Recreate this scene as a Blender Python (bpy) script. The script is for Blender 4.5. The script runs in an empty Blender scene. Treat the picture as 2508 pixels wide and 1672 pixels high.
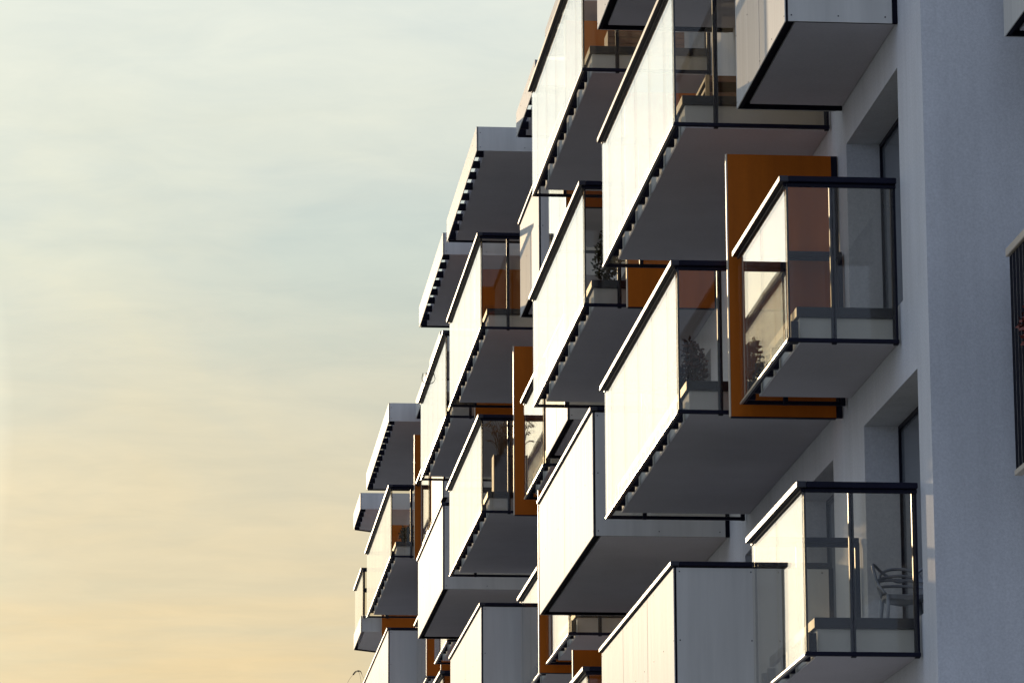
import bpy, bmesh, math, random
from mathutils import Vector, Matrix
random.seed(7)
R = math.radians
sc = bpy.context.scene
col = sc.collection

# ------------------------------------------------------------------ camera
# facade plane is X = 0 (balconies project towards -X), the facade recedes along +Y
CZ = 1.6                                   # eye height above the ground
YAW, PITCH, ROLL = R(5.39637), R(12.39089), R(-0.23038)
cam = bpy.data.cameras.new('camera')
camo = bpy.data.objects.new('camera', cam)
col.objects.link(camo)
sc.camera = camo
cam.sensor_width = 36.0
cam.lens = 9809.7 / 2508 * 36.0
cam.clip_start, cam.clip_end = 0.1, 3000
fwd = Vector((math.sin(YAW) * math.cos(PITCH), math.cos(YAW) * math.cos(PITCH), math.sin(PITCH)))
rgt = Vector((math.cos(YAW), -math.sin(YAW), 0))
upv = rgt.cross(fwd)
r2 = rgt * math.cos(ROLL) + upv * math.sin(ROLL)
u2 = -rgt * math.sin(ROLL) + upv * math.cos(ROLL)
camo.matrix_world = Matrix(((r2.x, u2.x, -fwd.x, -6.887), (r2.y, u2.y, -fwd.y, 0),
                            (r2.z, u2.z, -fwd.z, CZ), (0, 0, 0, 1)))

# ------------------------------------------------------------------ world, sun, exposure
SUN_AZ, SUN_EL = R(-12), R(10.8)           # azimuth from +Y towards +X
world = bpy.data.worlds.new('World')
sc.world = world
world.use_nodes = True
wt = world.node_tree
wn, wl = wt.nodes, wt.links
bg = wn['Background']
bg.inputs[1].default_value = 0.1
sky = wn.new('ShaderNodeTexSky')
sky.sky_type = 'NISHITA'
sky.sun_disc = False
sky.sun_elevation = SUN_EL
sky.sun_rotation = SUN_AZ
sky.air_density, sky.dust_density, sky.ozone_density = 1.0, 1.0, 2.5
SUND = Vector((math.sin(SUN_AZ) * math.cos(SUN_EL), math.cos(SUN_AZ) * math.cos(SUN_EL), math.sin(SUN_EL)))


def wmath(op, a, b=None, clamp=False):
    n = wn.new('ShaderNodeMath')
    n.operation = op
    n.use_clamp = clamp
    for i, v in enumerate((a, b)):
        if v is None:
            continue
        if isinstance(v, (int, float)):
            n.inputs[i].default_value = v
        else:
            wl.new(v, n.inputs[i])
    return n.outputs[0]


def wramp(fac, stops):
    n = wn.new('ShaderNodeValToRGB')
    els = n.color_ramp.elements
    while len(els) > 1:
        els.remove(els[-1])
    els[0].position = stops[0][0]
    els[0].color = (*stops[0][1], 1)
    for p, c in stops[1:]:
        e = els.new(p)
        e.color = (*c, 1)
    wl.new(fac, n.inputs[0])
    return n.outputs[0]


tc = wn.new('ShaderNodeTexCoord')
sep = wn.new('ShaderNodeSeparateXYZ')
wl.new(tc.outputs['Generated'], sep.inputs[0])
den = wmath('ADD', wmath('MAXIMUM', sep.outputs[2], 0.0), 0.06)
cx = wmath('DIVIDE', sep.outputs[0], den)
cy = wmath('DIVIDE', sep.outputs[1], den)
comb = wn.new('ShaderNodeCombineXYZ')
wl.new(cx, comb.inputs[0])
wl.new(cy, comb.inputs[1])
mp = wn.new('ShaderNodeMapping')
mp.inputs['Rotation'].default_value = (0, 0, R(-22))
mp.inputs['Scale'].default_value = (1.5, 1.25, 1)
wl.new(comb.outputs[0], mp.inputs[0])
nz = wn.new('ShaderNodeTexNoise')
nz.inputs['Scale'].default_value = 1.0
nz.inputs['Detail'].default_value = 10
nz.inputs['Roughness'].default_value = 0.55
nz.inputs['Distortion'].default_value = 0.9
wl.new(mp.outputs[0], nz.inputs['Vector'])
cloud = wn.new('ShaderNodeMapRange')
cloud.interpolation_type = 'SMOOTHSTEP'
cloud.inputs[1].default_value = 0.34
cloud.inputs[2].default_value = 0.68
cloud.inputs[3].default_value = 0.82
cloud.inputs[4].default_value = 0.95
wl.new(nz.outputs[0], cloud.inputs[0])
# cirrus veil: warm low down, cool higher up towards the sun, plain blue grey away from it, aureole round the sun
hue = wramp(sep.outputs[2], [(0.06, (8.5, 6.4, 3.5)), (0.135, (8.3, 6.65, 3.85)), (0.19, (7.6, 7.0, 5.1)),
                             (0.235, (7.3, 7.7, 6.6)), (0.30, (7.9, 8.6, 8.1)), (0.9, (3.2, 4.8, 6.6))])
dotn = wn.new('ShaderNodeVectorMath')
dotn.operation = 'DOT_PRODUCT'
wl.new(tc.outputs['Generated'], dotn.inputs[0])
dotn.inputs[1].default_value = SUND
cosang = wmath('MAXIMUM', dotn.outputs['Value'], 0.0)
side = wmath('POWER', cosang, 1.2)
base = wn.new('ShaderNodeMix')
base.data_type = 'RGBA'
base.inputs[6].default_value = (4.8, 5.8, 7.9, 1)
wl.new(side, base.inputs[0])
wl.new(hue, base.inputs[7])
ang = wmath('DIVIDE', wmath('ARCCOSINE', wmath('MINIMUM', cosang, 1.0)), R(20.0))
glow = wramp(ang, [(0.0, (1, 1, 1)), (0.2, (0.82, 0.82, 0.82)), (0.36, (0.56, 0.56, 0.56)), (0.42, (0.36, 0.36, 0.36)), (0.50, (0.02, 0.02, 0.02)), (0.6, (0, 0, 0))])
aur = wn.new('ShaderNodeVectorMath')           # the thin cloud glows almost white close to the sun
aur.operation = 'MULTIPLY'
wl.new(glow, aur.inputs[0])
aur.inputs[1].default_value = (17.6, 16.2, 13.8)
veil = wn.new('ShaderNodeVectorMath')
veil.operation = 'ADD'
wl.new(base.outputs[2], veil.inputs[0])
wl.new(aur.outputs[0], veil.inputs[1])
# streaks: lit wisps are a little warmer and brighter than the gaps between them
wisp = wramp(nz.outputs[0], [(0.36, (0.91, 0.965, 0.99)), (0.50, (0.985, 0.99, 0.985)), (0.66, (1.07, 1.03, 0.97))])
nz2 = wn.new('ShaderNodeTexNoise')
nz2.inputs['Scale'].default_value = 4.2
nz2.inputs['Detail'].default_value = 10
nz2.inputs['Roughness'].default_value = 0.62
nz2.inputs['Distortion'].default_value = 0.4
mp2 = wn.new('ShaderNodeMapping')
mp2.inputs['Rotation'].default_value = (0, 0, R(12))
mp2.inputs['Scale'].default_value = (1.7, 2.1, 1)
wl.new(comb.outputs[0], mp2.inputs[0])
wl.new(mp2.outputs[0], nz2.inputs['Vector'])
wisp2 = wramp(nz2.outputs[0], [(0.34, (0.955, 0.965, 0.975)), (0.66, (1.045, 1.035, 1.02))])
for w_ in (wisp, wisp2):
    mu = wn.new('ShaderNodeVectorMath')
    mu.operation = 'MULTIPLY'
    wl.new(veil.outputs[0], mu.inputs[0])
    wl.new(w_, mu.inputs[1])
    veil = mu
mixs = wn.new('ShaderNodeMix')
mixs.data_type = 'RGBA'
wl.new(cloud.outputs[0], mixs.inputs[0])
skd = wn.new('ShaderNodeVectorMath')
skd.operation = 'SCALE'
skd.inputs['Scale'].default_value = 0.5
wl.new(sky.outputs[0], skd.inputs[0])
wl.new(skd.outputs[0], mixs.inputs[6])
wl.new(veil.outputs[0], mixs.inputs[7])
wl.new(mixs.outputs[2], bg.inputs[0])

sun = bpy.data.lights.new('sun', 'SUN')
sun.energy = 2.4
sun.angle = R(0.6)
sun.color = (1.0, 0.78, 0.52)
suno = bpy.data.objects.new('sun', sun)
col.objects.link(suno)
suno.rotation_euler = (-SUND).to_track_quat('-Z', 'Y').to_euler()

sc.view_settings.view_transform = 'Standard'
sc.view_settings.look = 'None'
sc.view_settings.exposure = 0.0
sc.view_settings.gamma = 1.0
sc.render.engine = 'CYCLES'
sc.cycles.max_bounces = 12
sc.cycles.diffuse_bounces = 4
sc.cycles.glossy_bounces = 6
sc.cycles.transparent_max_bounces = 40
sc.cycles.use_denoising = True
sc.cycles.sample_clamp_indirect = 6.0


# ------------------------------------------------------------------ materials
def new_mat(name):
    m = bpy.data.materials.new(name)
    m.use_nodes = True
    nt = m.node_tree
    return m, nt, nt.nodes['Principled BSDF']


def paint(name, color, rough, var=0.06, scale=3.0, stretch=(1, 1, 1), bump=0.0, bscale=120.0, spec=0.5, coat=0.0, metal=0.0, speck=0.0, streak=0.0):
    """painted / rendered surface: object-space grain, blotches and fine relief"""
    m, nt, b = new_mat(name)
    n, l = nt.nodes, nt.links
    g = n.new('ShaderNodeNewGeometry')
    mp_ = n.new('ShaderNodeMapping')
    mp_.inputs['Scale'].default_value = stretch
    l.new(g.outputs['Position'], mp_.inputs[0])
    t = n.new('ShaderNodeTexNoise')
    t.inputs['Scale'].default_value = scale
    t.inputs['Detail'].default_value = 8
    t.inputs['Roughness'].default_value = 0.6
    l.new(mp_.outputs[0], t.inputs['Vector'])
    rp = n.new('ShaderNodeValToRGB')
    rp.color_ramp.elements[0].position = 0.3
    rp.color_ramp.elements[1].position = 0.7
    rp.color_ramp.elements[0].color = (*[c * (1 - var) for c in color], 1)
    rp.color_ramp.elements[1].color = (*[min(1, c * (1 + var)) for c in color], 1)
    l.new(t.outputs[0], rp.inputs[0])
    colout = rp.outputs[0]
    for (amt, sc_, st_) in ((speck, 42.0, (1, 1, 1)), (streak, 1.0, (5, 5, 0.22))):
        if not amt:
            continue
        m3 = n.new('ShaderNodeMapping')
        m3.inputs['Scale'].default_value = st_
        l.new(g.outputs['Position'], m3.inputs[0])
        t3 = n.new('ShaderNodeTexNoise')
        t3.inputs['Scale'].default_value = sc_
        t3.inputs['Detail'].default_value = 6
        t3.inputs['Roughness'].default_value = 0.65
        l.new(m3.outputs[0], t3.inputs['Vector'])
        r3 = n.new('ShaderNodeMapRange')
        r3.inputs[1].default_value = 0.3
        r3.inputs[2].default_value = 0.7
        r3.inputs[3].default_value = 1 - amt
        r3.inputs[4].default_value = 1 + amt * 0.6
        l.new(t3.outputs[0], r3.inputs[0])
        v3 = n.new('ShaderNodeVectorMath')
        v3.operation = 'SCALE'
        l.new(colout, v3.inputs[0])
        l.new(r3.outputs[0], v3.inputs['Scale'])
        colout = v3.outputs[0]
    l.new(colout, b.inputs['Base Color'])
    mr = n.new('ShaderNodeMapRange')
    mr.inputs[3].default_value = max(0.02, rough - 0.06)
    mr.inputs[4].default_value = rough + 0.06
    l.new(t.outputs[0], mr.inputs[0])
    l.new(mr.outputs[0], b.inputs['Roughness'])
    b.inputs['Specular IOR Level'].default_value = spec
    b.inputs['Metallic'].default_value = metal
    b.inputs['Coat Weight'].default_value = coat
    b.inputs['Coat Roughness'].default_value = 0.12
    if bump:
        t2 = n.new('ShaderNodeTexNoise')
        t2.inputs['Scale'].default_value = bscale
        t2.inputs['Detail'].default_value = 4
        l.new(g.outputs['Position'], t2.inputs['Vector'])
        bp = n.new('ShaderNodeBump')
        bp.inputs['Strength'].default_value = bump
        bp.inputs['Distance'].default_value = 0.004
        l.new(t2.outputs[0], bp.inputs['Height'])
        l.new(bp.outputs[0], b.inputs['Normal'])
    return m


def glass_mat(name, tint, dust):
    m, nt, b = new_mat(name)
    n, l = nt.nodes, nt.links
    n.remove(b)
    out = n['Material Output']
    g = n.new('ShaderNodeNewGeometry')
    ior = n.new('ShaderNodeMapRange')              # same reflectance entering and leaving the pane
    ior.inputs[3].default_value = 1.37
    ior.inputs[4].default_value = 1 / 1.37
    l.new(g.outputs['Backfacing'], ior.inputs[0])
    fr = n.new('ShaderNodeFresnel')
    l.new(ior.outputs[0], fr.inputs['IOR'])
    tr = n.new('ShaderNodeBsdfTransparent')
    tr.inputs[0].default_value = (*tint, 1)
    gl = n.new('ShaderNodeBsdfGlossy')
    gl.inputs['Roughness'].default_value = 0.015
    gl.inputs['Color'].default_value = (0.98, 0.98, 0.98, 1)
    # slow waviness of the float glass
    t = n.new('ShaderNodeTexNoise')
    t.inputs['Scale'].default_value = 0.8
    t.inputs['Detail'].default_value = 1
    l.new(g.outputs['Position'], t.inputs['Vector'])
    bp = n.new('ShaderNodeBump')
    bp.inputs['Strength'].default_value = 0.05
    bp.inputs['Distance'].default_value = 0.02
    l.new(t.outputs[0], bp.inputs['Height'])
    l.new(bp.outputs[0], gl.inputs['Normal'])
    mx = n.new('ShaderNodeMixShader')
    l.new(fr.outputs[0], mx.inputs[0])
    l.new(tr.outputs[0], mx.inputs[1])
    l.new(gl.outputs[0], mx.inputs[2])
    # film of dust with dried drops
    df = n.new('ShaderNodeBsdfDiffuse')
    df.inputs[0].default_value = (0.55, 0.50, 0.42, 1)
    tl = n.new('ShaderNodeBsdfTranslucent')
    tl.inputs[0].default_value = (0.6, 0.54, 0.42, 1)
    dm = n.new('ShaderNodeMixShader')
    dm.inputs[0].default_value = 0.5
    l.new(df.outputs[0], dm.inputs[1])
    l.new(tl.outputs[0], dm.inputs[2])
    v = n.new('ShaderNodeTexNoise')
    v.inputs['Scale'].default_value = 38
    v.inputs['Detail'].default_value = 5
    l.new(g.outputs['Position'], v.inputs['Vector'])
    vr = n.new('ShaderNodeMapRange')
    vr.inputs[1].default_value = 0.48
    vr.inputs[2].default_value = 0.80
    vr.inputs[3].default_value = dust
    vr.inputs[4].default_value = dust * 5
    l.new(v.outputs[0], vr.inputs[0])
    m2 = n.new('ShaderNodeMixShader')
    l.new(vr.outputs[0], m2.inputs[0])
    l.new(mx.outputs[0], m2.inputs[1])
    l.new(dm.outputs[0], m2.inputs[2])
    l.new(m2.outputs[0], out.inputs['Surface'])
    return m


M = {}
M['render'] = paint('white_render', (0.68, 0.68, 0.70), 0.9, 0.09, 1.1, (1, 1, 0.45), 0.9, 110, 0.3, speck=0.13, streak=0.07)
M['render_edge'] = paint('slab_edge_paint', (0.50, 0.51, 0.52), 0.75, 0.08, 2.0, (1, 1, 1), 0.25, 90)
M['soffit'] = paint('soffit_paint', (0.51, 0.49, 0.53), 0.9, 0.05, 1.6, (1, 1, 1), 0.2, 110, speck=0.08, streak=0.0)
M['panel'] = paint('white_panel', (0.58, 0.56, 0.525), 0.6, 0.08, 2.6, (1, 6, 0.12), 0.05, 60, 0.05, 0.0, streak=0.10)
M['frame'] = paint('anthracite_metal', (0.006, 0.006, 0.018), 0.45, 0.2, 5, (1, 1, 1), 0, 60, 0.14, 0.0)
M['cap'] = paint('coated_cap', (0.018, 0.017, 0.027), 0.46, 0.2, 5, (1, 1, 1), 0, 60, 0.5, 0.0)
M['void'] = paint('black_backing', (0.006, 0.006, 0.013), 0.85, 0.2, 5, (1, 1, 1), 0, 60, 0.08)
M['trim'] = paint('aluminium_trim', (0.55, 0.52, 0.47), 0.35, 0.08, 6, (1, 1, 1), 0, 60, 0.5, 0, 1.0)
M['flash'] = paint('deck_flashing', (0.008, 0.010, 0.022), 0.5, 0.2, 6, (1, 1, 1), 0, 60, 0.3, 0.0)
M['orange'] = paint('orange_laminate', (0.47, 0.115, 0.006), 0.5, 0.12, 2.2, (1, 1, 0.25), 0.04, 70, 0.15, speck=0.05, streak=0.12)
M['bright_edge'] = paint('bright_edge_tone', (0.62, 0.52, 0.40), 0.45, 0.06, 4)  # on the screens this pale tone stands in for sunlight along their edges
M['glass'] = glass_mat('balcony_glass', (0.95, 0.93, 0.88), 0.0025)
M['winglass'] = paint('window_glass', (0.15, 0.165, 0.19), 0.14, 0.1, 1.0)
M['wood'] = paint('brown_wood', (0.16, 0.07, 0.035), 0.6, 0.35, 6, (1, 6, 6), 0.3, 40)
M['wood_pale'] = paint('pale_wood', (0.42, 0.28, 0.13), 0.6, 0.2, 6, (6, 1, 6), 0.2, 40)
M['leaf_dark'] = paint('dark_leaf', (0.030, 0.034, 0.016), 0.9, 0.5, 14, (1, 1, 1), 0, 60, 0.05)
M['leaf_brown'] = paint('russet_leaf', (0.055, 0.026, 0.016), 0.9, 0.5, 14, (1, 1, 1), 0, 60, 0.05)
M['leaf_red'] = paint('red_leaf', (0.16, 0.022, 0.008), 0.55, 0.5, 20)
M['grass'] = paint('dry_grass', (0.16, 0.10, 0.05), 0.7, 0.3, 12)
M['pot'] = paint('charcoal_pot', (0.030, 0.028, 0.034), 0.55, 0.2, 6)
M['pot_edge'] = paint('beige_pot', (0.42, 0.32, 0.20), 0.6, 0.15, 6)
M['bark'] = paint('bark', (0.10, 0.085, 0.065), 0.9, 0.3, 12, (1, 1, 0.3), 0.6, 40)
M['chair'] = paint('grey_plastic', (0.20, 0.22, 0.27), 0.42, 0.05, 6)
M['rust'] = paint('terracotta_pot', (0.18, 0.07, 0.045), 0.7, 0.15, 8)

# ground: asphalt yard breaking up into grass further away
m, nt, b = new_mat('ground')
g = nt.nodes.new('ShaderNodeNewGeometry')
t = nt.nodes.new('ShaderNodeTexNoise')
t.inputs['Scale'].default_value = 0.05
t.inputs['Detail'].default_value = 10
nt.links.new(g.outputs['Position'], t.inputs['Vector'])
rp = nt.nodes.new('ShaderNodeValToRGB')
rp.color_ramp.elements[0].position = 0.42
rp.color_ramp.elements[0].color = (0.10, 0.115, 0.05, 1)
rp.color_ramp.elements[1].position = 0.50
rp.color_ramp.elements[1].color = (0.28, 0.27, 0.26, 1)
nt.links.new(t.outputs[0], rp.inputs[0])
nt.links.new(rp.outputs[0], b.inputs['Base Color'])
b.inputs['Roughness'].default_value = 0.9
M['ground'] = m


# ------------------------------------------------------------------ helpers
def tag(o, label=None, cat=None, group=None, kind=None):
    if label:
        o['label'] = label
    if cat:
        o['category'] = cat
    if group:
        o['group'] = group
    if kind:
        o['kind'] = kind
    return o


def empty(name, loc, label=None, cat=None, group=None):
    o = bpy.data.objects.new(name, None)
    o.empty_display_size = 0.2
    o.location = loc
    col.objects.link(o)
    return tag(o, label, cat, group)


_box = {}


def origin(p):
    v = Vector((0, 0, 0))
    while p is not None:
        v = v + p.location
        p = p.parent
    return v


def box(name, x0, x1, y0, y1, z0, z1, mat, parent=None, bev=0.0):
    """box given in world coordinates; alike pieces share their mesh"""
    if x0 > x1:
        x0, x1 = x1, x0
    s = (round(x1 - x0, 4), round(y1 - y0, 4), round(z1 - z0, 4))
    key = (s, mat, bev)
    me = _box.get(key)
    if me is None:
        bm = bmesh.new()
        bmesh.ops.create_cube(bm, size=1.0)
        bmesh.ops.scale(bm, vec=s, verts=bm.verts)
        if bev:
            bmesh.ops.bevel(bm, geom=bm.edges[:], offset=min(bev, min(s) * 0.4), segments=1, affect='EDGES')
        me = bpy.data.meshes.new(name)
        bm.to_mesh(me)
        bm.free()
        me.materials.append(M[mat])
        _box[key] = me
    o = bpy.data.objects.new(name, me)
    o.location = Vector(((x0 + x1) / 2, (y0 + y1) / 2, (z0 + z1) / 2)) - origin(parent)
    o.parent = parent
    col.objects.link(o)
    return o


def mesh_obj(name, verts, faces, mat, parent=None, smooth=False, at=None):
    off = origin(parent)
    a = Vector(at) if at is not None else Vector((0, 0, 0))
    me = bpy.data.meshes.new(name)
    me.from_pydata([tuple(Vector(v) - off - (a - off if at is not None else Vector((0, 0, 0)))) for v in verts], [], faces)
    me.materials.append(M[mat])
    if smooth:
        for p in me.polygons:
            p.use_smooth = True
    me.update()
    o = bpy.data.objects.new(name, me)
    if at is not None:
        o.location = a - off
    o.parent = parent
    col.objects.link(o)
    return o


def boxes_mesh(name, bl, mat, parent=None):
    """several boxes joined into one mesh, world coordinates"""
    vs, fs = [], []
    for (x0, x1, y0, y1, z0, z1) in bl:
        k = len(vs)
        vs += [(x0, y0, z0), (x1, y0, z0), (x1, y1, z0), (x0, y1, z0), (x0, y0, z1), (x1, y0, z1), (x1, y1, z1), (x0, y1, z1)]
        fs += [[k + i for i in f] for f in ((0, 3, 2, 1), (4, 5, 6, 7), (0, 1, 5, 4), (1, 2, 6, 5), (2, 3, 7, 6), (3, 0, 4, 7))]
    return mesh_obj(name, vs, fs, mat, parent)


def prism(name, poly, z0, z1, mat, parent=None):
    n = len(poly)
    vs = [(x, y, z0) for x, y in poly] + [(x, y, z1) for x, y in poly]
    fs = [list(range(n))[::-1], list(range(n, 2 * n))] + [[i, (i + 1) % n, n + (i + 1) % n, n + i] for i in range(n)]
    o = mesh_obj(name, vs, fs, mat, parent)
    bm = bmesh.new()
    bm.from_mesh(o.data)
    bmesh.ops.recalc_face_normals(bm, faces=bm.faces)
    bm.to_mesh(o.data)
    bm.free()
    return o


def tube_geo(pts, radii, n=6):
    pts = [Vector(p) for p in pts]
    vs, fs = [], []
    for i, p in enumerate(pts):
        d = (pts[min(i + 1, len(pts) - 1)] - pts[max(i - 1, 0)]).normalized()
        a = d.orthogonal().normalized()
        a = (Vector((0.31, 0.67, 0.21)).cross(d)).normalized()
        b_ = d.cross(a)
        rr = radii[i] if isinstance(radii, (list, tuple)) else radii
        for k in range(n):
            t_ = 2 * math.pi * k / n
            vs.append(p + (a * math.cos(t_) + b_ * math.sin(t_)) * rr)
    for i in range(len(pts) - 1):
        for k in range(n):
            fs.append([i * n + k, i * n + (k + 1) % n, (i + 1) * n + (k + 1) % n, (i + 1) * n + k])
    fs.append(list(range(n))[::-1])
    fs.append([(len(pts) - 1) * n + k for k in range(n)])
    return vs, fs


def tubes(name, lines, mat, parent=None, n=6):
    vs, fs = [], []
    for pts, rr in lines:
        v, f = tube_geo(pts, rr, n)
        k = len(vs)
        vs += v
        fs += [[k + i for i in q] for q in f]
    return mesh_obj(name, vs, fs, mat, parent, smooth=True)


def smooth_line(pts, k=6):
    """Catmull-Rom through the points"""
    P = [Vector(p) for p in pts]
    P = [P[0] * 2 - P[1]] + P + [P[-1] * 2 - P[-2]]
    out = []
    for i in range(1, len(P) - 2):
        for j in range(k):
            t_ = j / k
            a, b_, c, d = P[i - 1], P[i], P[i + 1], P[i + 2]
            out.append(0.5 * ((2 * b_) + (c - a) * t_ + (2 * a - 5 * b_ + 4 * c - d) * t_ ** 2 + (3 * b_ - a - 3 * c + d) * t_ ** 3))
    out.append(P[-2])
    return out


# ------------------------------------------------------------------ the place: levels and depths
DS, DD = 1.054, 1.612                      # projection of the small and the large balconies
ZB = {-1: 1.90 + CZ, 0: 4.86 + CZ, 1: 7.815 + CZ, 2: 10.765 + CZ, 3: 13.70 + CZ, 4: 16.74 + CZ}   # underside of each storey's balustrade
HB = 1.53                                  # balustrade height
ROOF = 17.10 + CZ

tag(box('ground', -900, 900, -300, 1800, -0.5, 0.0, 'ground'), kind='structure')

# ------------------------------------------------------------------ apartment building
bld = empty('apartment_building', (0, 33.9, 0), 'white rendered apartment building that carries all the projecting balconies', 'building')
UEND = 97.6
ops = []                                   # openings (u0, u1, z0, z1)


def opening(u0, u1, f, low=None):
    ops.append((u0, u1, (ZB[f] + 0.36) if low is None else low, ZB[f] + 2.56))


opening(35.04, 37.73, 1)
opening(34.46, 37.13, 0)
opening(34.9, 37.6, 2)
opening(38.85, 41.2, 0)
opening(43.0, 44.72, 0)
for f in (1, 2, 3):
    opening(39.6, 41.9, f)
    opening(42.9, 44.3, f)
for f in (0, 1, 2, 3):
    opening(47.2, 49.6, f)
    opening(50.6, 52.2, f)
    opening(53.9, 56.1, f)
    opening(57.7, 60.0, f)
for f in (1, 2, 3):
    opening(62.0, 64.4, f)
    opening(65.2, 66.9, f)
    opening(69.2, 71.6, f)
    opening(72.4, 74.0, f)
    opening(76.2, 78.4, f)
    opening(80.6, 82.8, f)
    opening(85.0, 88.0, f)
us = sorted({33.9, UEND} | {round(v, 3) for o in ops for v in o[:2]})
zs = sorted({0.0, ROOF} | {round(v, 3) for o in ops for v in o[2:]})
TH = 0.39
vs, fs = [], []


def quad(a, b_, c, d):
    k = len(vs)
    vs.extend([a, b_, c, d])
    fs.append([k, k + 1, k + 2, k + 3])


for i in range(len(us) - 1):
    j = 0
    while j < len(zs) - 1:
        uc = (us[i] + us[i + 1]) / 2

        def hole(jj):
            zc = (zs[jj] + zs[jj + 1]) / 2
            return any(o[0] < uc < o[1] and o[2] < zc < o[3] for o in ops)
        if hole(j):
            j += 1
            continue
        k2 = j
        while k2 + 1 < len(zs) - 1 and not hole(k2 + 1):
            k2 += 1
        quad((0, us[i + 1], zs[j]), (0, us[i], zs[j]), (0, us[i], zs[k2 + 1]), (0, us[i + 1], zs[k2 + 1]))
        j = k2 + 1
for (a, b_, c, d) in ops:                  # reveals
    quad((0, b_, c), (0, b_, d), (TH, b_, d), (TH, b_, c))
    quad((0, a, c), (TH, a, c), (TH, a, d), (0, a, d))
    quad((0, a, d), (TH, a, d), (TH, b_, d), (0, b_, d))
    quad((0, a, c), (0, b_, c), (TH, b_, c), (TH, a, c))
mesh_obj('facade_wall', vs, fs, 'render', bld)
mesh_obj('end_wall', [(0, 33.9, 0), (2.2, 33.9, 0), (2.2, 33.9, ROOF), (0, 33.9, ROOF)], [[0, 1, 2, 3]], 'render', bld)
mesh_obj('rear_wall', [(0, UEND, 0), (14, UEND + 3, 0), (14, UEND + 3, ROOF), (0, UEND, ROOF)], [[3, 2, 1, 0]], 'render', bld)
rf = mesh_obj('roof', [(0, 33.9, ROOF), (14, 33.9, ROOF), (14, UEND + 3, ROOF), (0, UEND, ROOF)], [[0, 1, 2, 3]], 'void', bld)
for (a, b_, c, d) in ops:
    fr = boxes_mesh('balcony_door', [(TH - 0.06, TH, a, a + 0.03, c, d), (TH - 0.06, TH, b_ - 0.03, b_, c, d),
                                     (TH - 0.06, TH, a + 0.03, b_ - 0.03, d - 0.04, d), (TH - 0.06, TH, a + 0.03, b_ - 0.03, c, c + 0.07),
                                     (TH - 0.06, TH, (a + b_) / 2 - 0.04, (a + b_) / 2 + 0.04, c + 0.07, d - 0.04)], 'frame', bld)
    mid = (a + b_) / 2
    for (p, q) in ((a + 0.03, mid - 0.04), (mid + 0.04, b_ - 0.03)):
        box('pane', TH - 0.035, TH - 0.02, p, q, c + 0.07, d - 0.04, 'winglass', fr)

# neighbouring wing, set back behind the end wall and nearer to the camera
wing = empty('setback_wing', (2.2, 22.0, 0), 'set back white wing at the right edge behind the slatted balcony', 'building')
box('wall', 2.2, 14, 22.0, 33.9, 0, ROOF - 0.05, 'render', wing)
box('roof', 2.15, 14.05, 21.95, 33.89, ROOF - 0.05, ROOF, 'void', wing)


# ------------------------------------------------------------------ balconies
def seams_for(u0, u1, short):
    if short:
        return [(u0 + u1) / 2]
    s, u = [], u0 + 0.69
    while u < u1 - 0.4:
        s.append(u)
        u += 1.19
    return s


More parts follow.
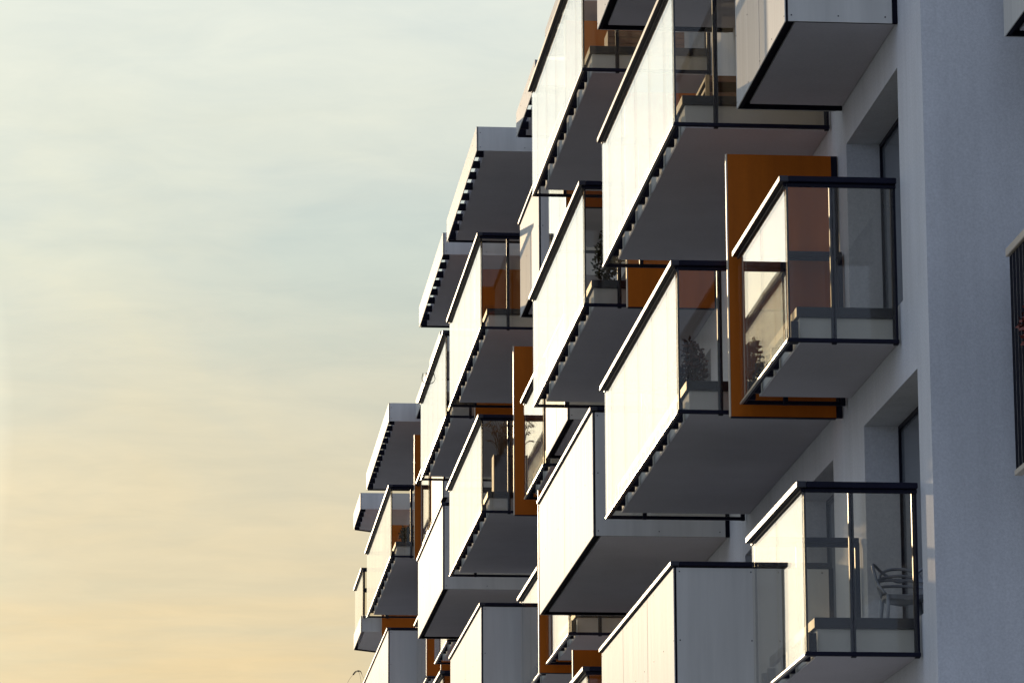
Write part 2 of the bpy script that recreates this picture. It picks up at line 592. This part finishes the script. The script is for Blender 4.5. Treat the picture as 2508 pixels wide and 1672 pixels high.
def glass_balcony(u0, u1, f, deep, label, group):
    d = DD if deep else DS
    zb = ZB[f]
    zt = zb + HB
    t = empty('glass_balcony', (0, u0, zb), label, 'balcony', group)
    short = not deep
    sm = seams_for(u0, u1, short)
    # floor slab, painted soffit, dark flashing on top of its edge
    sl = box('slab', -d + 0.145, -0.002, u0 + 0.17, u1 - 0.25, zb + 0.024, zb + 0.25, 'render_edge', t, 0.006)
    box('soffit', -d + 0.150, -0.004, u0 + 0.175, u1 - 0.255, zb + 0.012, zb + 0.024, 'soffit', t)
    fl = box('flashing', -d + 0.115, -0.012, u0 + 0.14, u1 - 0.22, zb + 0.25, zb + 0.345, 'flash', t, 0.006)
    # front panes
    e = [u0] + sm + [u1]
    for a, b_ in zip(e[:-1], e[1:]):
        box('pane', -d, -d + 0.016, a + 0.006, b_ - 0.006, zb + 0.004, zt - 0.07, 'glass', t)
    # brackets in pairs either side of each joint
    pc = sm if deep else [u0 + 0.30, (u0 + u1) / 2, u1 - 0.32]
    for c in pc:
        for s_ in (-0.165, 0.165):
            box('bracket', -d + 0.052, -d + 0.125, c + s_ - 0.035, c + s_ + 0.035, zb - 0.004, zb + 0.20, 'frame', t, 0.004)
    # sides
    px = -d + 0.44
    for (yo, yi) in ((u0, u0 + 0.014), (u1 - 0.014, u1)):
        box('pane', -d + 0.020, px - 0.003, yo, yi, zb + 0.021, zt - 0.07, 'glass', t)
        box('pane', px + 0.003, -0.045, yo, yi, zb + 0.021, zt - 0.07, 'glass', t)
    for (yo, yi, yp) in ((u0 - 0.012, u0 + 0.03, u0 + 0.016), (u1 - 0.03, u1 + 0.012, u1 - 0.062)):
        box('bottom_rail', -d + 0.004, -0.02, yo, yi, zb - 0.018, zb + 0.020, 'frame', t, 0.004)
        for x in (px, -0.045):
            box('post', x - 0.022, x + 0.024, yp, yp + 0.046, zb - 0.026, zt - 0.056, 'frame', t, 0.004)
        box('corner_post', -d + 0.017, -d + 0.037, yp, yp + 0.03, zb + 0.0, zt - 0.056, 'frame', t, 0.003)
    box('bottom_channel', -d + 0.0225, -d + 0.051, u0 + 0.04, u1 - 0.04, zb - 0.014, zb + 0.03, 'frame', t)
    box('bottom_trim', -d - 0.006, -d + 0.022, u0, u1, zb - 0.020, zb + 0.002, 'trim', t, 0.003)
    # handrail: wide cap over a clamp profile
    hr = box('handrail', -d - 0.052, -d + 0.034, u0 - 0.05, u1 + 0.05, zt - 0.056, zt, 'cap', t, 0.005)
    box('clamp_profile', -d - 0.010, -d + 0.024, u0, u1, zt - 0.088, zt - 0.056, 'frame', t, 0.003)
    for (y0, y1) in ((u0 - 0.05, u0 + 0.034), (u1 - 0.034, u1 + 0.05)):
        box('side_handrail', -d + 0.035, -0.02, y0, y1, zt - 0.055, zt - 0.001, 'frame', t, 0.005)
    for (y0, y1) in ((u0 - 0.01, u0 + 0.024), (u1 - 0.024, u1 + 0.01)):
        box('side_clamp', -d + 0.025, -0.02, y0, y1, zt - 0.092, zt - 0.056, 'frame', t, 0.004)
    return t


def screws(parent, u0, u1, d, zb, zt, rows=3):
    bl = []
    n = max(2, int((u1 - u0) / 0.75))
    for i in range(n + 1):
        u = u0 + 0.05 + (u1 - u0 - 0.1) * i / n
        for k in range(rows):
            z = zb + 0.06 + (zt - zb - 0.16) * k / max(1, rows - 1)
            bl.append((-d - 0.003, -d + 0.001, u - 0.006, u + 0.006, z - 0.006, z + 0.006))
    m_ = max(2, int(d / 0.55))
    for i in range(m_ + 1):
        x = -d + 0.06 + (d - 0.18) * i / m_
        for k in range(rows):
            z = zb + 0.06 + (zt - zb - 0.16) * k / max(1, rows - 1)
            bl.append((x - 0.006, x + 0.006, u0 - 0.003, u0 + 0.001, z - 0.006, z + 0.006))
    return tag(boxes_mesh('screw_heads', bl, 'flash', parent), kind='stuff')


def panel_balcony(u0, u1, f, deep, label, group, sm=None, xoff=0.0, zb=None, hb=HB, d=None):
    d = d if d is not None else (DD if deep else DS)
    zb = ZB[f] if zb is None else zb
    zt = zb + hb
    W0 = xoff                              # wall plane it hangs on
    t = empty('panel_balcony', (W0, u0, zb), label, 'balcony', group)
    F = W0 - d
    sm = sm if sm is not None else [(u0 + u1) / 2]
    e = [u0] + sm + [u1]
    for a, b_ in zip(e[:-1], e[1:]):
        box('front_panel', F, F + 0.010, a + 0.011, b_ - 0.011, zb, zt - 0.062, 'panel', t)
    box('side_panel', F + 0.030, W0 - 0.055, u0, u0 + 0.010, zb + 0.002, zt - 0.062, 'panel', t)
    box('side_panel', F + 0.030, W0 - 0.055, u1 - 0.010, u1, zb + 0.002, zt - 0.062, 'panel', t)
    boxes_mesh('backing_frame', [(F + 0.011, F + 0.055, u0 + 0.001, u1 - 0.001, zb + 0.006, zt - 0.05),
                                 (F + 0.055, W0 - 0.004, u0 + 0.011, u0 + 0.045, zb + 0.006, zt - 0.05),
                                 (F + 0.055, W0 - 0.004, u1 - 0.045, u1 - 0.011, zb + 0.006, zt - 0.05)], 'void', t)
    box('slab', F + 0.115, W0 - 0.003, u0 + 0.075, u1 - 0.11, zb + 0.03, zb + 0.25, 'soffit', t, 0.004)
    boxes_mesh('bracket_rail', [(F + 0.056, F + 0.114, u0 + 0.046, u1 - 0.046, zb + 0.05, zb + 0.20)], 'void', t)
    cp = box('cap', F - 0.030, F + 0.060, u0 - 0.02, u1 + 0.02, zt - 0.046, zt, 'cap', t, 0.005)
    for (y0, y1) in ((u0 - 0.02, u0 + 0.05), (u1 - 0.05, u1 + 0.02)):
        box('side_cap', F + 0.061, W0 - 0.02, y0, y1, zt - 0.045, zt - 0.001, 'frame', t, 0.005)
    screws(t, u0, u1, -(F) , zb, zt) if W0 == 0 else None
    return t


def canopy(u0, u1, deep, label, group, skew=0.0):
    d = DD if deep else DS
    zb, zt = ZB[4], ZB[4] + 0.40
    t = empty('roof_canopy', (0, u0, zb), label, 'canopy', group)
    box('front_fascia', -d, -d + 0.012, u0, u1, zb, zt, 'panel', t)
    box('side_fascia', -d + 0.026, -0.004, u0, u0 + 0.012, zb + 0.002, zt - 0.002, 'panel', t)
    boxes_mesh('corner_strip', [(-d + 0.013, -d + 0.025, u0 + 0.002, u0 + 0.03, zb + 0.002, zt - 0.002)], 'void', t)
    if not skew:
        box('side_fascia', -d + 0.026, -0.004, u1 - 0.012, u1, zb + 0.002, zt - 0.002, 'frame', t)
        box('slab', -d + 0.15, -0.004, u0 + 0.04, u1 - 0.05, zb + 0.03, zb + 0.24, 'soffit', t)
    else:
        prism('slab', [(-d + 0.15, u0 + 0.04), (-0.004, u0 + 0.04), (-0.004, u1 + skew), (-d + 0.15, u1 + skew * 0.08)], zb + 0.03, zb + 0.24, 'soffit', t)
        prism('side_fascia', [(-d + 0.026, u1 + 0.001), (-0.004, u1 + skew + 0.02), (-0.004, u1 + skew + 0.04), (-d + 0.026, u1 + 0.021)], zb, zt - 0.002, 'frame', t)
    u = u0 + 0.42
    while u < u1 - 0.1:
        box('bracket', -d + 0.013, -d + 0.149, u - 0.02, u + 0.02, zb + 0.006, zb + 0.125, 'frame', t)
        u += 0.70
    screws(t, u0, u1, d, zb, zt, 2)
    return t


GL = 'glass balconies along the facade'
GP = 'white panel balconies along the facade'
GC = 'roof canopies over the top balconies'
# small balconies by the near corner
panel_balcony(34.94, 37.95, 2, False, 'white panelled balcony cut by the top edge, nearest the building corner', GP)
glass_balcony(35.16, 38.02, 1, False, 'glass balcony in front of the largest orange screen, nearest the building corner', GL)
glass_balcony(34.53, 37.45, 0, False, 'glass balcony with a grey chair behind it, lowest by the building corner', GL)
# large balconies
panel_balcony(38.94, 45.12, 0, True, 'large white panelled balcony cut by the bottom edge beside the chair balcony', GP, [41.0, 43.1])
glass_balcony(38.50, 44.60, 1, True, 'large glass balcony with a shrub, directly left of the largest orange screen', GL)
glass_balcony(38.53, 44.64, 2, True, 'large glass balcony with stacked brown wooden crate, topmost of the nearest column', GL)
panel_balcony(38.80, 45.00, 3, True, 'white panelled balcony of which only a dark underside corner shows at the top edge', GP)
glass_balcony(46.67, 52.8, 0, True, 'glass balcony barely showing at the bottom edge below an orange screen', GL)
panel_balcony(45.85, 52.12, 1, True, 'large cream lit panelled balcony with streaks below the big central glass balconies', GP, [49.0])
glass_balcony(46.67, 52.80, 2, True, 'large glass balcony with a dark conifer shrub above the cream panelled balcony', GL)
glass_balcony(46.65, 52.79, 3, True, 'large glass balcony with a brown planter box, cut by the top edge', GL)
# small balconies in the middle
glass_balcony(53.78, 56.76, 1, False, 'small glass balcony low down under the cream panelled balcony', GL)
panel_balcony(53.68, 56.60, 2, False, 'small white panelled balcony glimpsed under the central glass balcony soffit', GP)
glass_balcony(53.20, 56.00, 3, False, 'small bright glass balcony glimpsed under the topmost central glass balcony', GL)
glass_balcony(57.55, 60.52, 1, False, 'small glass balcony with its rail rising behind the cream panelled balcony', GL)
glass_balcony(57.05, 59.84, 2, False, 'small glass balcony mirroring grass plumes, right of the second orange screen', GL)
panel_balcony(57.44, 60.36, 3, False, 'small pale panelled balcony left of the conifer shrub balcony', GP, [])
# middle distance
panel_balcony(61.08, 67.15, 1, True, 'blown out white panelled balcony at the bottom edge left of the cream one', GP)
glass_balcony(61.05, 67.35, 2, True, 'glass balcony with a tall planter of dry grass plumes', GL)
glass_balcony(61.11, 67.30, 3, True, 'top floor glass balcony under the widest roof canopy', GL)
glass_balcony(68.90, 74.9, 1, True, 'far glass balcony whose rail just enters at the bottom edge', GL)
panel_balcony(68.84, 74.96, 2, True, 'cream lit panelled balcony left of the grass plume balcony', GP)
glass_balcony(68.23, 74.30, 3, True, 'narrow looking top floor glass balcony with a clip on its rail', GL)
glass_balcony(75.15, 78.30, 2, False, 'small far glass balcony under the left cream panelled balcony', GL)
panel_balcony(76.14, 79.10, 3, False, 'small far panelled balcony wedged between two glass balconies', GP, [])
glass_balcony(80.45, 83.40, 2, False, 'small far glass balcony with only its rail tip showing', GL)
glass_balcony(79.95, 83.25, 3, False, 'small far top floor glass balcony right of the far orange screen', GL)
# far end
panel_balcony(83.95, 93.1, 2, True, 'farthest white panelled balcony at the lower left', GP, [87.0, 90.1])
glass_balcony(83.25, 91.90, 3, True, 'farthest large glass balcony with a round potted shrub', GL)
# canopies
canopy(53.6, 56.38, False, 'narrow roof canopy edge against the sky beside the top cut glass balcony', GC)
canopy(57.90, 60.90, False, 'small roof canopy with black underside left of the topmost glass balconies', GC)
canopy(61.74, 67.90, True, 'widest roof canopy with light slots, highest on the left side', GC)
canopy(68.80, 74.76, True, 'second roof canopy with light slots, just left of the widest', GC)
canopy(76.85, 79.65, False, 'thin roof canopy peeping above the top floor glass balcony rail', GC)
canopy(80.80, 83.68, False, 'thin roof canopy behind the clip on the rail', GC)
canopy(83.96, 92.30, True, 'roof canopy at the far left above the round shrub balcony', GC)
canopy(94.80, 97.78, True, 'farthest roof canopy with a slanted end at the far left', GC, skew=1.1)

# last balcony at the far end: low white parapet with glass on top, slanted end
t = empty('parapet_balcony', (0, 94.3, ZB[3]), 'farthest balcony with low white parapet, glass above and slanted end', 'balcony', GL)
zb, zt = ZB[3], ZB[3] + 1.50
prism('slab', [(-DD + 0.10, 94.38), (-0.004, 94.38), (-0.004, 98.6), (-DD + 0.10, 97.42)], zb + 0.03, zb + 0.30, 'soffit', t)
box('front_panel', -DD, -DD + 0.012, 94.3, 97.4, zb, zb + 0.38, 'panel', t)
box('side_panel', -DD + 0.028, -0.01, 94.3, 94.312, zb + 0.002, zb + 0.378, 'panel', t)
prism('side_panel', [(-DD + 0.013, 97.41), (-0.004, 98.62), (-0.004, 98.64), (-DD + 0.013, 97.43)], zb, zb + 0.378, 'frame', t)
box('corner_strip', -DD + 0.013, -DD + 0.027, 94.302, 94.33, zb + 0.002, zb + 0.378, 'void', t)
for a, b_ in ((94.1, 95.6), (95.6, 97.3)):
    box('pane', -DD + 0.02, -DD + 0.034, a + 0.004, b_ - 0.004, zb + 0.39, zt - 0.06, 'glass', t)
box('pane', -DD + 0.06, -0.05, 94.10, 94.114, zb + 0.39, zt - 0.06, 'glass', t)
box('handrail', -DD - 0.02, -DD + 0.05, 94.05, 97.35, zt - 0.05, zt, 'cap', t)
box('side_handrail', -DD + 0.051, -0.02, 94.05, 94.12, zt - 0.09, zt - 0.001, 'frame', t)
for x in (-DD + 0.06, -DD + 0.62, -0.1):
    box('post', x - 0.025, x + 0.025, 94.12, 94.17, zb + 0.30, zt - 0.05, 'frame', t)
box('mid_rail', -DD + 0.086, -DD + 0.594, 94.12, 94.16, zb + 0.92, zb + 1.02, 'frame', t)

# ------------------------------------------------------------------ orange privacy screens
GO = 'orange privacy screens between balconies'


def screen(u, f, label):
    z0, z1 = ZB[f] - 0.10, ZB[f] + 2.56
    t_ = empty('privacy_screen', (0, u, z0), label, 'screen', GO)
    box('board', -1.118, -0.075, u, u + 0.05, z0, z1, 'orange', t_)
    box('lit_edge_strip', -1.134, -1.119, u - 0.003, u + 0.053, z0 - 0.004, z1 + 0.004, 'bright_edge', t_, 0.003)  # sunlit look of the board's outer edge, put into the strip's colour
    box('wall_channel', -0.074, -0.01, u + 0.002, u + 0.048, z0, z1, 'frame', t_)
    box('bottom_strip', -1.118, -0.075, u - 0.002, u + 0.052, z0 - 0.012, z0 - 0.001, 'frame', t_)


screen(38.20, 1, 'largest orange screen standing behind the near glass balcony')
screen(46.30, 2, 'orange screen beside the conifer shrub balcony, under the crate balcony')
screen(52.98, 3, 'dark orange screen behind the topmost central glass balcony')
screen(52.55, 0, 'orange screen low at the bottom edge between two bright balconies')
screen(57.00, 1, 'orange screen with a glowing edge left of the low small glass balcony')
screen(60.72, 2, 'tall orange screen right of the grass plume balcony')
screen(67.85, 3, 'orange screen seen through the top floor glass balcony under the widest canopy')
screen(75.60, 1, 'orange screen at the bottom edge right of the far small glass balcony')
screen(79.40, 2, 'orange screen below the left cream panelled balcony')
screen(82.98, 3, 'narrow orange screen right of the round shrub balcony')
screen(94.20, 3, 'farthest orange screen beside the low white parapet')

# ------------------------------------------------------------------ the two balconies of the set-back wing at the right edge
panel_balcony(28.4, 33.3, 2, True, 'white balcony corner in the top right corner of the picture', 'balconies of the set back wing', [31.0], xoff=2.2, zb=10.16 + CZ, d=1.58)
t = empty('slatted_balcony', (2.2, 28.4, 6.27 + CZ), 'black vertically slatted balcony at the right edge of the picture', 'balcony', 'balconies of the set back wing')
zb, zt = 6.27 + CZ, 8.23 + CZ
box('slab', 0.75, 2.19, 28.4, 33.25, zb + 0.02, zb + 0.25, 'soffit', t)
box('backing', 0.632, 0.66, 28.4, 33.28, zb + 0.03, zt - 0.06, 'trim', t)
u = 33.28
while u > 28.5:
    box('slat', 0.60, 0.631, u - 0.118, u, zb + 0.02, zt - 0.06, 'void', t, 0.004)
    box('gap_glow_strip', 0.5985, 0.612, u - 0.126, u - 0.122, zb + 0.02, zt - 0.06, 'trim', t)  # added bright strip imitating the golden glow in the slat gaps
    u -= 0.13
box('cap', 0.575, 0.70, 28.4, 33.32, zt - 0.055, zt + 0.02, 'bright_edge', t, 0.006)
box('bottom_trim', 0.590, 0.66, 28.4, 33.30, zb - 0.03, zb + 0.018, 'bright_edge', t, 0.004)
box('end_panel', 0.661, 2.19, 33.25, 33.28, zb + 0.02, zt - 0.056, 'frame', t)


# ------------------------------------------------------------------ plants and furniture on the balconies
def foliage(name, centre, rad, n, size, mat, parent, cone=0.0, rnd=None):
    rnd = rnd or random
    vs_, fs_ = [], []
    c = Vector(centre)
    for _ in range(n):
        while True:
            p = Vector((rnd.uniform(-1, 1), rnd.uniform(-1, 1), rnd.uniform(-1, 1)))
            if 0.25 < p.length < 1:
                break
        k = 1 - cone * (p.z + 1) / 2
        lump = 1 + 0.34 * math.sin(6 * p.x + 5 * p.z + centre[1]) * math.cos(5 * p.y - 4 * p.z)
        q = c + Vector((p.x * rad[0] * k * lump, p.y * rad[1] * k * lump, p.z * rad[2]))
        dv = Vector((rnd.gauss(0, 1), rnd.gauss(0, 1), rnd.gauss(0.4, 1))).normalized()
        sd = dv.orthogonal().normalized()
        L = size * rnd.uniform(0.6, 1.4)
        w_ = L * 0.42
        kk = len(vs_)
        vs_ += [q, q + dv * L * 0.5 + sd * w_, q + dv * L, q + dv * L * 0.5 - sd * w_]
        fs_.append([kk, kk + 1, kk + 2, kk + 3])
    return tag(mesh_obj(name, vs_, fs_, mat, parent), kind='stuff')


def lathe(name, c, prof, mat, parent, n=16):
    vs_, fs_ = [], []
    for (rr, z) in prof:
        for k in range(n):
            a = 2 * math.pi * k / n
            vs_.append((c[0] + rr * math.cos(a), c[1] + rr * math.sin(a), c[2] + z))
    for i in range(len(prof) - 1):
        for k in range(n):
            fs_.append([i * n + k, i * n + (k + 1) % n, (i + 1) * n + (k + 1) % n, (i + 1) * n + k])
    fs_.append(list(range(n))[::-1])
    fs_.append([(len(prof) - 1) * n + k for k in range(n)])
    return mesh_obj(name, vs_, fs_, mat, parent, smooth=False)


def potted(name, label, x, u, f, pr, ph, rad, mat, cone, n=900, size=0.05, pot='rust'):
    z = ZB[f] + 0.346
    t_ = empty(name, (x, u, z), label, 'plant', 'potted plants on the balconies')
    lathe('pot', (x, u, z), [(pr * 0.72, 0), (pr * 0.95, ph * 0.85), (pr * 1.05, ph * 0.86), (pr * 1.05, ph), (pr * 0.85, ph), (pr * 0.85, ph * 0.9)], pot, t_)
    tubes('stem', [([(x, u, z + ph * 0.8), (x + 0.01, u, z + ph + rad[2])], [0.015, 0.006])], 'bark', t_)
    foliage('foliage', (x, u, z + ph + rad[2] * 0.92), rad, n, size, mat, t_, cone)


potted('potted_shrub', 'dark shrub behind the glass left of the largest orange screen', -1.35, 39.25, 1, 0.09, 0.08, (0.15, 0.20, 0.24), 'leaf_brown', 0.2, 420, 0.06)
potted('potted_shrub', 'second shrub further along the glass left of the largest orange screen', -1.30, 40.7, 1, 0.10, 0.08, (0.12, 0.16, 0.26), 'leaf_dark', 0.25, 320, 0.06)
potted('potted_conifer', 'dark conifer shrub behind the glass above the cream panelled balcony', -1.22, 47.55, 2, 0.12, 0.12, (0.19, 0.2, 0.36), 'leaf_dark', 0.4, 560, 0.055)
potted('potted_shrub', 'round dark shrub in a terracotta pot on the farthest large glass balcony', -1.12, 85.0, 3, 0.16, 0.22, (0.19, 0.19, 0.20), 'leaf_dark', 0.1, 700, 0.06)

# tall planter with grass plumes
x, u, z = -1.18, 62.2, ZB[2] + 0.346
t = empty('grass_planter', (x, u, z), 'tall charcoal planter with dry grass plumes', 'planter', 'potted plants on the balconies')
prism('planter_body', [(x - 0.13, u - 0.15), (x + 0.19, u - 0.15), (x + 0.19, u + 0.17), (x - 0.13, u + 0.17)], z, z + 0.74, 'pot', t)
box('planter_edge', x - 0.145, x - 0.131, u - 0.152, u + 0.172, z, z + 0.75, 'pot_edge', t)
bl = []
rg = random.Random(3)
for i in range(90):
    a = rg.uniform(0, 6.283)
    sp = rg.uniform(0.05, 0.34)
    h = rg.uniform(0.25, 0.62)
    b0 = Vector((x + 0.03 + rg.uniform(-0.1, 0.1), u + rg.uniform(-0.1, 0.1), z + 0.72))
    b1 = b0 + Vector((math.cos(a) * sp * 0.4, math.sin(a) * sp * 0.4, h * 0.7))
    b2 = b0 + Vector((math.cos(a) * sp * 0.8, math.sin(a) * sp * 0.8, h))
    b3 = b0 + Vector((math.cos(a) * sp * 1.15, math.sin(a) * sp * 1.15, h * 0.93))
    plume = i % 3 == 0
    bl.append((smooth_line([b0, b1, b2, b3], 3), [0.004] * 7 + ([0.012, 0.016, 0.004] if plume else [0.003, 0.002, 0.001])))
tag(tubes('grass_blades', bl, 'grass', t, 3), kind='stuff')

# wooden slatted crate bench
x0, u0, z = -1.13, 39.55, ZB[2] + 0.346
t = empty('wooden_crate', (x0, u0, z), 'brown slatted wooden crate standing behind the upper right glass', 'crate')
H = 0.47
for (y0) in (u0, u0 + 1.15):
    for k, (za, zc) in enumerate(((0.02, 0.08), (0.10, 0.20), (0.22, 0.29), (0.40, H))):
        box('slat', x0 + 0.04, x0 + 0.70, y0, y0 + 0.025, z + za, z + zc, 'wood', t, 0.003)
for k, za in enumerate((0.05, 0.18, 0.31, 0.42)):
    box('slat', x0, x0 + 0.02, u0 + 0.03, u0 + 1.15, z + za, z + za + 0.04, 'wood_pale', t, 0.003)
for (xx, yy) in ((x0, u0 - 0.021), (x0 + 0.68, u0 - 0.021), (x0, u0 + 1.176), (x0 + 0.68, u0 + 1.176)):
    box('upright', xx, xx + 0.04, yy, yy + 0.02, z, z + H, 'wood_pale', t, 0.003)
box('top_board', x0 + 0.021, x0 + 0.72, u0 + 0.026, u0 + 1.149, z + H - 0.022, z + H - 0.002, 'wood', t)

# brown planter box on the top balcony
x0, u0, z = -1.25, 47.0, ZB[3] + 0.346
t = empty('planter_box', (x0, u0, z), 'long brown planter box behind the topmost central glass', 'planter')
boxes_mesh('box_body', [(x0, x0 + 0.95, u0, u0 + 0.02, z, z + 0.26), (x0, x0 + 0.95, u0 + 0.33, u0 + 0.35, z, z + 0.26),
                        (x0, x0 + 0.02, u0 + 0.02, u0 + 0.33, z, z + 0.26), (x0 + 0.93, x0 + 0.95, u0 + 0.02, u0 + 0.33, z, z + 0.26),
                        (x0 + 0.02, x0 + 0.93, u0 + 0.02, u0 + 0.33, z, z + 0.2)], 'wood', t)
for yy in (u0 - 0.012,):
    for za in (0.02, 0.10, 0.18):
        box('slat', x0, x0 + 0.95, yy, yy + 0.011, z + za, z + za + 0.07, 'wood', t)

# grey moulded chair with interlaced back, standing in the door recess of the lowest corner balcony
cxx, cyy, z = 0.03, 35.75, ZB[0] + 0.346
t = empty('garden_chair', (cxx, cyy, z), 'grey plastic chair with an interlaced open back on the lowest corner balcony', 'chair')


def P(a, b_, c):                            # a across, b towards the back (away from the camera), c up
    return (cxx + 0.05 + a * 0.88, cyy + b_ * 0.88, z + c * 0.80)


seat = [(0.21, -0.20), (0.235, -0.05), (0.22, 0.12), (0.15, 0.20), (0, 0.225), (-0.15, 0.20), (-0.22, 0.12), (-0.235, -0.05), (-0.21, -0.20), (-0.12, -0.235), (0, -0.245), (0.12, -0.235)]
vs_ = [P(a, b_, 0.445 - 0.02 * (1 - abs(a) / 0.24)) for a, b_ in seat] + [P(a * 0.98, b_ * 0.98, 0.405 - 0.035 * (1 - abs(a) / 0.24)) for a, b_ in seat]
n = len(seat)
mesh_obj('seat', vs_, [list(range(n))[::-1], list(range(n, 2 * n))] + [[i, (i + 1) % n, n + (i + 1) % n, n + i] for i in range(n)], 'chair', t)
for (a, b_) in ((0.2, -0.19), (-0.2, -0.19), (0.2, 0.18), (-0.2, 0.18)):
    tubes('leg', [([P(a, b_, 0.44), P(a * 1.06, b_ * 1.05, 0.25), P(a * 1.16, b_ * 1.12, 0.0)], [0.022, 0.018, 0.014])], 'chair', t, 8)
hoops = [
    [P(-0.22, -0.14, 0.45), P(-0.27, -0.05, 0.56), P(-0.26, 0.12, 0.64), P(-0.17, 0.22, 0.70), P(0, 0.25, 0.73), P(0.17, 0.22, 0.70), P(0.26, 0.12, 0.64), P(0.27, -0.05, 0.56), P(0.22, -0.14, 0.45)],
    [P(-0.21, 0.12, 0.45), P(-0.24, 0.16, 0.58), P(-0.20, 0.22, 0.74), P(-0.1, 0.26, 0.80), P(0, 0.27, 0.81), P(0.1, 0.26, 0.80), P(0.20, 0.22, 0.74), P(0.24, 0.16, 0.58), P(0.21, 0.12, 0.45)],
    [P(-0.22, -0.02, 0.45), P(-0.29, 0.02, 0.66), P(-0.30, 0.10, 0.83), P(-0.18, 0.23, 0.76), P(0, 0.26, 0.66), P(0.18, 0.23, 0.76), P(0.30, 0.10, 0.83), P(0.29, 0.02, 0.66), P(0.22, -0.02, 0.45)],
]
hoops += [[P(-0.25, 0.13, zz - 0.03), P(-0.16, 0.225, zz), P(0, 0.26, zz + 0.012), P(0.16, 0.225, zz), P(0.25, 0.13, zz - 0.03)] for zz in (0.60, 0.67)]
for h in hoops:
    tubes('back_hoop', [(smooth_line(h, 5), 0.014)], 'chair', t, 8)

# red leaved creeper on the black slats
t = empty('red_creeper', (0.58, 32.4, 7.2 + CZ), 'small creeper with red leaves on the black slatted balcony', 'plant')
tubes('stem', [(smooth_line([(0.59, 32.1, 6.3 + CZ), (0.57, 32.25, 6.9 + CZ), (0.55, 32.5, 7.3 + CZ), (0.57, 32.9, 7.45 + CZ)], 4), 0.006)], 'bark', t, 5)
foliage('leaves', (0.55, 32.35, 7.40 + CZ), (0.035, 0.45, 0.17), 130, 0.055, 'leaf_red', t)
foliage('leaves', (0.57, 31.9, 7.85 + CZ), (0.03, 0.2, 0.2), 30, 0.05, 'leaf_red', t)

# small clip on the handrail of a far top floor balcony
t = empty('rail_clip', (-DD - 0.03, 72.3, ZB[3] + HB), 'small dark hook clipped on the far top floor handrail', 'clip')
tubes('hook', [(smooth_line([(-DD - 0.10, 72.3, ZB[3] + HB + 0.10), (-DD - 0.12, 72.3, ZB[3] + HB - 0.02), (-DD - 0.06, 72.3, ZB[3] + HB - 0.09),
                             (-DD + 0.04, 72.3, ZB[3] + HB - 0.10), (-DD + 0.09, 72.3, ZB[3] + HB - 0.04)], 5), 0.007)], 'frame', t, 6)
box('jaw', -DD - 0.055, -DD + 0.04, 72.28, 72.32, ZB[3] + HB + 0.001, ZB[3] + HB + 0.03, 'frame', t)

# ------------------------------------------------------------------ bare tree whose topmost twigs reach into the picture
tx, ty = -4.2, 64.0
t = empty('bare_tree', (tx, ty, 0), 'bare tree with thin twig tips just showing at the bottom edge', 'tree')
tubes('trunk', [(smooth_line([(tx, ty, 0), (tx + 0.05, ty + 0.05, 2.0), (tx - 0.05, ty, 4.2), (tx + 0.05, ty + 0.1, 6.2)], 5), [0.17 - 0.0075 * i for i in range(16)])], 'bark', t, 10)
rg = random.Random(11)
lines = []


def limb(p, d_, L, r_, depth):
    pts = [p]
    for i in range(4):
        d_ = (d_ + Vector((rg.gauss(0, 0.13), rg.gauss(0, 0.13), 0.05 + rg.gauss(0, 0.06)))).normalized()
        pts.append(pts[-1] + d_ * L / 4)
    rs = [r_ * (1 - 0.14 * i) for i in range(5)]
    if max(q.z for q in pts) > TOP:
        return
    lines.append((pts, rs))
    if depth:
        for k in range(3):
            s_ = pts[rg.randint(2, 4)]
            limb(s_, (d_ + Vector((rg.gauss(0, 0.55), rg.gauss(0, 0.55), rg.uniform(-0.1, 0.5)))).normalized(), L * 0.68, r_ * 0.5, depth - 1)


TOP = 9.55
for k in range(7):
    a = k * 0.9 + 0.3
    limb(Vector((tx, ty, 4.0 + 0.35 * k)), Vector((math.cos(a) * 0.8, math.sin(a) * 0.8, 0.75)).normalized(), 1.25, 0.05, 3)
tw = [[(tx + 0.05, ty + 0.1, 6.1), (-3.85, ty, 8.4), (-3.60, ty, 9.75), (-3.52, ty, 10.06), (-3.43, ty, 10.20), (-3.33, ty, 10.27)],
      [(-3.43, ty, 10.20), (-3.38, ty, 10.26), (-3.33, ty, 10.23), (-3.30, ty, 10.07), (-3.29, ty, 9.8)],
      [(-3.36, ty, 10.265), (-3.31, ty, 10.255), (-3.28, ty, 10.19), (-3.24, ty, 10.11), (-3.20, ty, 9.95)]]
tubes('limbs', lines, 'bark', t, 5)
tubes('twigs', [(smooth_line(q, 5), [max(0.0022, 0.014 - 0.0012 * i) for i in range(5 * (len(q) - 1) + 1)]) for q in tw], 'bark', t, 5)
